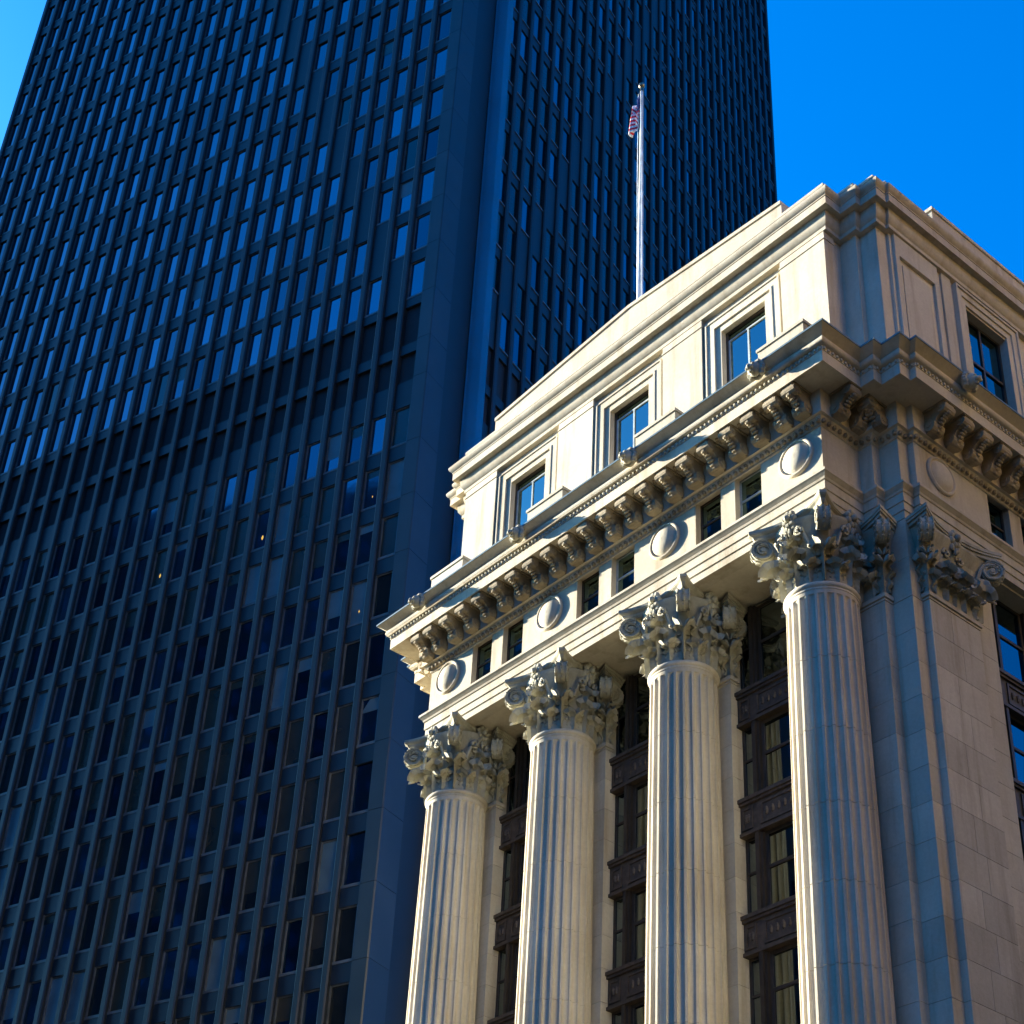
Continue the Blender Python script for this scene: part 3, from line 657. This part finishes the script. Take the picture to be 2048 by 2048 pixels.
def pier_mesh(depth):
    m = MB(); h = PW / 2; pr = [(-h, -.35), (-h, depth - .06), (-h + .07, depth), (h - .07, depth), (h, depth - .06), (h, -.35)]
    P = [(x, -y, z) for z in (0, TOP) for x, y in pr]; n_ = 6
    m.add(P, [tuple(range(n_)), tuple(range(2 * n_ - 1, n_ - 1, -1))] + [(i, (i + 1) % n_, (i + 1) % n_ + n_, i + n_) for i in range(n_)])
    return m.mesh('pier', M_TPIER)
PM = pier_mesh(PD); PMR = pier_mesh(.03)
ang_l = math.atan2(TE.y, TE.x); ang_r = math.atan2(TB.y, TB.x)
for i in range(NL): put('pier', PM, T, LF(E0 + LW * i + PW / 2 - .1, 0, 0), ang_l)
for i in range(NR + 1): put('pier', PMR, T, RF(PW / 2 + RW * i, 0, 0), ang_r)
# windows: gap between piers
GL = LW - PW; GR = RW - PW
def win_frame(gw, h):
    F_ = Fr((0, 0, 0), (1, 0, 0), (0, -1, 0)); m = MB()
    m.box(F_, -gw / 2, -gw / 2 + .07, -.30, -.13, 0, h).box(F_, gw / 2 - .07, gw / 2, -.30, -.13, 0, h)
    m.box(F_, -gw / 2 + .07, gw / 2 - .07, -.30, -.16, h - .06, h).box(F_, -gw / 2, gw / 2, -.30, -.08, -.12, .02)
    return m.mesh('window', M_TFRAME)
def win_pane(gw, h, mat):
    F_ = Fr((0, 0, 0), (1, 0, 0), (0, -1, 0)); return MB().box(F_, -gw / 2 + .05, gw / 2 - .05, -.28, -.21, .0, h - .03).mesh('pane', mat)
def span_mesh(gw, h, fo_):
    F_ = Fr((0, 0, 0), (1, 0, 0), (0, -1, 0)); return MB().box(F_, -gw / 2, gw / 2, -.32, fo_, 0, h).mesh('spandrel_panel', M_TSPAN)
cells = []; spans = []
for fi, (fr, n_, w0, gw, cw) in enumerate(((LF, NL, E0 + PW - .1, GL, LW), (RF, NR, PW, GR, RW))):
    for i in range(n_):
        uc = w0 + cw * i + gw / 2
        prev = 0.0
        for (z, h, kd) in rows:
            e_ = uc if fi == 0 else None
            brace = fi == 0 and kd == 'w' and z > 73 and abs(uc - (-2.5 - (z + 1.4 - 79.5) / 2.5)) < .80
            if fi == 1 and kd == 'w' and z > 73 and abs(uc - (2.0 + (z + 1.4 - 79.5) / 2.5)) < .80: brace = True
            if z - prev > .2: spans.append((fi, fr, uc, gw, prev, z - .12))
            if brace: spans.append((fi, fr, uc, gw, z - .12, z + h))
            else: cells.append((fi, fr, uc, gw, z, h, kd))
            prev = z + h
        spans.append((fi, fr, uc, gw, prev, TOP - .5))
LOC2 = Matrix.Rotation
def dist(fr, u, z): return ((fr(u, 0, z) + ORG) - CAM).length
def in_view(fr, u, z):
    d = fr(u, 0, z) + ORG - CAM; k = d.dot(_F)
    if k <= 0: return False
    px = 1024 + 3454.7 * d.dot(_r) / k; py = 1365 - 3454.7 * d.dot(_u) / k
    if not (-30 < px < 2080 and -60 < py < 2110): return False
    return not (px > 700 and py > 1330 - .62 * (px - 700) + 200 and fr is LF) and not (fr is RF and py > 960 - .80 * (px - 900))
def score(t_, fr, u, z): return (0 if in_view(fr, u, z) else 1, dist(fr, u, z) * (1 if fr is LF else 1.6))
cells.sort(key=lambda c_: score(c_, c_[1], c_[2], c_[4] + c_[5] / 2)); spans.sort(key=lambda s_: score(s_, s_[1], s_[2], (s_[4] + s_[5]) / 2))
cache = {}
def cached(key, fn):
    if key not in cache: cache[key] = fn()
    return cache[key]
rest_f, rest_p, rest_l, rest_d = MB(), MB(), MB(), MB()
rb = random.Random(3); NW = 0
LAMPS = []
for c_ in cells:
    fi, fr, uc, gw, z, h, kd = c_; rz = ang_l if fi == 0 else ang_r
    pos = fr(uc, 0, z)
    if kd == 'w' and NW < 300 and in_view(fr, uc, z + h / 2):
        NW += 1
        w_ = put('window', cached(('f', fi, h), lambda: win_frame(gw, h)), T, pos, rz)
        q = rb.random(); blind = (1 if q < .07 else 2 if q < .20 else 3 if q < .40 else 0) if z < 66 else (3 if q < .03 else 0)
        pn = put('pane', cached(('p', fi, h, blind), lambda: win_pane(gw, h, (M_TGLASS, M_TBLIND, M_TBROWN, M_TDIM)[blind])), w_)
        pn.rotation_euler = (rb.uniform(-.004, .004), 0, rb.uniform(-.006, .006))
        LAMPS.append((w_, fi, uc, z, gw, h))
        if blind in (0, 3) and rb.random() < (.30 if z < 66 else .10):
            lo = rb.choice((.35, .55, .7, .8)); bm_ = rb.choice((0, 1, 1))
            put('blind', cached(('b', fi, h, lo, bm_), lambda: MB().box(Fr((0, 0, 0), (1, 0, 0), (0, -1, 0)), -gw / 2 + .07, gw / 2 - .07, -.205, -.20, h * lo, h - .07).mesh('blind', (M_TBLIND, M_TBROWN)[bm_])), w_)
    else:
        if kd == 'm': rest_l.box(fr, uc - gw / 2, uc + gw / 2, -.315, -.30, z, z + h)
        else:
            ta, tb = rb.uniform(-.004, .004), rb.uniform(-.004, .004); (rest_d if fi == 1 and rb.random() < .65 else rest_p).add([fr(uc - gw / 2 + .03, -.21 + ta, z), fr(uc + gw / 2 - .03, -.21 - ta, z), fr(uc + gw / 2 - .03, -.21 - ta + tb, z + h), fr(uc - gw / 2 + .03, -.21 + ta + tb, z + h)], [(0, 1, 2, 3)])
            rest_f.box(fr, uc - gw / 2, uc - gw / 2 + .07, -.30, -.13, z, z + h).box(fr, uc - gw / 2, uc + gw / 2, -.30, -.08, z - .12, z + .02)
tag(rest_f.build('far_window_frames', M_TFRAME, T), kind='stuff'); tag(rest_p.build('far_window_panes', M_TGLASS, T), kind='stuff')
tag(rest_d.build('far_dim_panes', M_TDIM, T), kind='stuff')
tag(rest_l.build('louvre_band', M_TLOUV, T), kind='stuff')
rest_s = MB()
for k, (fi, fr, uc, gw, za, zb) in enumerate(spans):
    if k < 300: put('spandrel_panel', cached(('s', fi, round(zb - za, 3)), lambda: span_mesh(gw, zb - za, -.10 if fi == 0 else -.14)), T, fr(uc, 0, za), ang_l if fi == 0 else ang_r)
    else: rest_s.box(fr, uc - gw / 2, uc + gw / 2, -.32, -.10 if fi == 0 else -.14, za, zb)
tag(rest_s.build('far_spandrels', M_TSPAN, T), kind='stuff')
# office lamps seen in a few windows
def lamp_at(px, py):
    best = None
    for w_, fi, uc, z, gw, h in LAMPS:
        if fi: continue
        d = LF(uc, 0, z + h * .3) + ORG - CAM; k = d.dot(_F); q = (1024 + 3454.7 * d.dot(_r) / k - px) ** 2 + (1365 - 3454.7 * d.dot(_u) / k - py) ** 2
        if best is None or q < best[0]: best = (q, w_, h)
    m = MB().blob((.05, .235, best[2] * .3), .17, .03, .30, 8, 6); m.build('desk_lamp', M_LAMP, best[1])
for q in ((749, 997), (724, 1215), (533, 1078), (321, 1157)): lamp_at(*q)
# notched corner: clad pier, dark return, bright metal strip
zc = [z for z, h, k in rows]; zc = [z - .2 for z in zc if z > 5]
zc = [0.0] + zc + [TOP]
for za, zb in zip(zc, zc[1:]):
    m = MB(); F_ = Fr((0, 0, 0), TE, TN)
    ch = .06; ol = [(.67, PD - .1), (.67 + ch, PD), (1.61 - ch, PD), (1.61, PD - ch), (1.61, -1.54), (1.0, -1.54), (.67, -.3)]; n_ = len(ol)
    m.add([F_(u, o, z) for z in (za, zb - .025) for u, o in ol], [tuple(range(n_)), tuple(range(2 * n_ - 1, n_ - 1, -1))] + [(i, (i + 1) % n_, (i + 1) % n_ + n_, i + n_) for i in range(n_)])
    m.build('corner_panel', M_TCORN, T)
MB().box(LF, .75, 1.45, -3.73, PD - .12, 0, TOP - .1).build('corner_recess', M_TSPAN, T)
cs = MB(); ol = [(1.50, -3.69), (1.61, -3.73), (2.30, -3.95), (2.30, -4.6), (1.50, -4.6)]; n_ = len(ol)
cs.add([LF(u, o, z) for z in (0, TOP) for u, o in ol], [tuple(range(n_)), tuple(range(2 * n_ - 1, n_ - 1, -1))] + [(i, (i + 1) % n_, (i + 1) % n_ + n_, i + n_) for i in range(n_)])
cs.build('corner_strip', M_TSTRIP, T)

# ================================================================== unseen neighbour blocks, added for reflections, bounce light and blocking sun and sky
def neighbour(name, x0, x1, y0, y1, h, wall, label, face, pitch, fl_h, ww, wh, wmat=M_TGLASS):
    o = tag(empty(name, ((x0 + x1) / 2, (y0 + y1) / 2, 0)), label, 'building'); off = Vector(((x0 + x1) / 2, (y0 + y1) / 2, 0))
    L = Fr(-off, (1, 0, 0), (0, 1, 0))
    MB().box(L, x0, x1, y0, y1, 0, h).build('wall', wall, o)
    MB().box(L, x0 - .4, x1 + .4, y0 - .4, y1 + .4, h, h + 1.2).build('roof', wall, o)
    fr = Fr(Vector((x0, y0, 0)) - off, (0, 1, 0), (-1, 0, 0)) if face == 'W' else Fr(Vector((x0, y1, 0)) - off, (1, 0, 0), (0, 1, 0))
    n_ = int(((y1 - y0) if face == 'W' else (x1 - x0)) / pitch); m = MB()
    for i in range(n_):
        for k in range(int(h / fl_h) - 1):
            m.frame(fr, pitch * (i + .5) - ww / 2, pitch * (i + .5) + ww / 2, fl_h * k + 4.5, fl_h * k + 4.5 + wh, .15, 0, .12); m.box(fr, pitch * (i + .5) - ww / 2 + .15, pitch * (i + .5) + ww / 2 - .15, 0, .04, fl_h * k + 4.65, fl_h * k + 4.35 + wh)
    tag(m.build('windows', wmat, o), kind='stuff')
neighbour('dark_office_block', -125, -56, -135, -95, 152, plain_mat('dark_brick', (0.06, 0.055, 0.05), 0.8), 'tall dark office block across the front street, outside the picture', 'N', 3.2, 3.8, 1.6, 2.1)

BOUNCE_WALL = plain_mat('amber_bounce_wall', (0.60, 0.38, 0.12), 0.85, 0, 1.5)
neighbour('tan_bounce_block', 54, 78, 10, 62, 80, BOUNCE_WALL, 'unseen tan block across the side street, placed and coloured to bounce amber light', 'W', 3.4, 3.7, 1.7, 2.2)  # unseen block, sited and coloured to throw amber bounce on the side wall
neighbour('grey_sun_blocker', -75, -8, -80, -40, 50, plain_mat('sun_blocker_wall', (0.04, 0.045, 0.05), 0.8), 'unseen grey block added along the front street to block sun and low sky', 'N', 3.2, 3.8, 1.6, 2.1)  # unseen block, added to cut sun in the street and low sky
neighbour('brown_sky_blocker', 60, 76, -36, 5, 56, plain_mat('sky_blocker_wall', (0.045, 0.028, 0.011), 0.85), 'unseen brown block added beyond the crossing to block blue sky and bounce amber', 'W', 3.4, 3.7, 1.5, 2.0)  # unseen block, added to hide blue sky and return a brown bounce
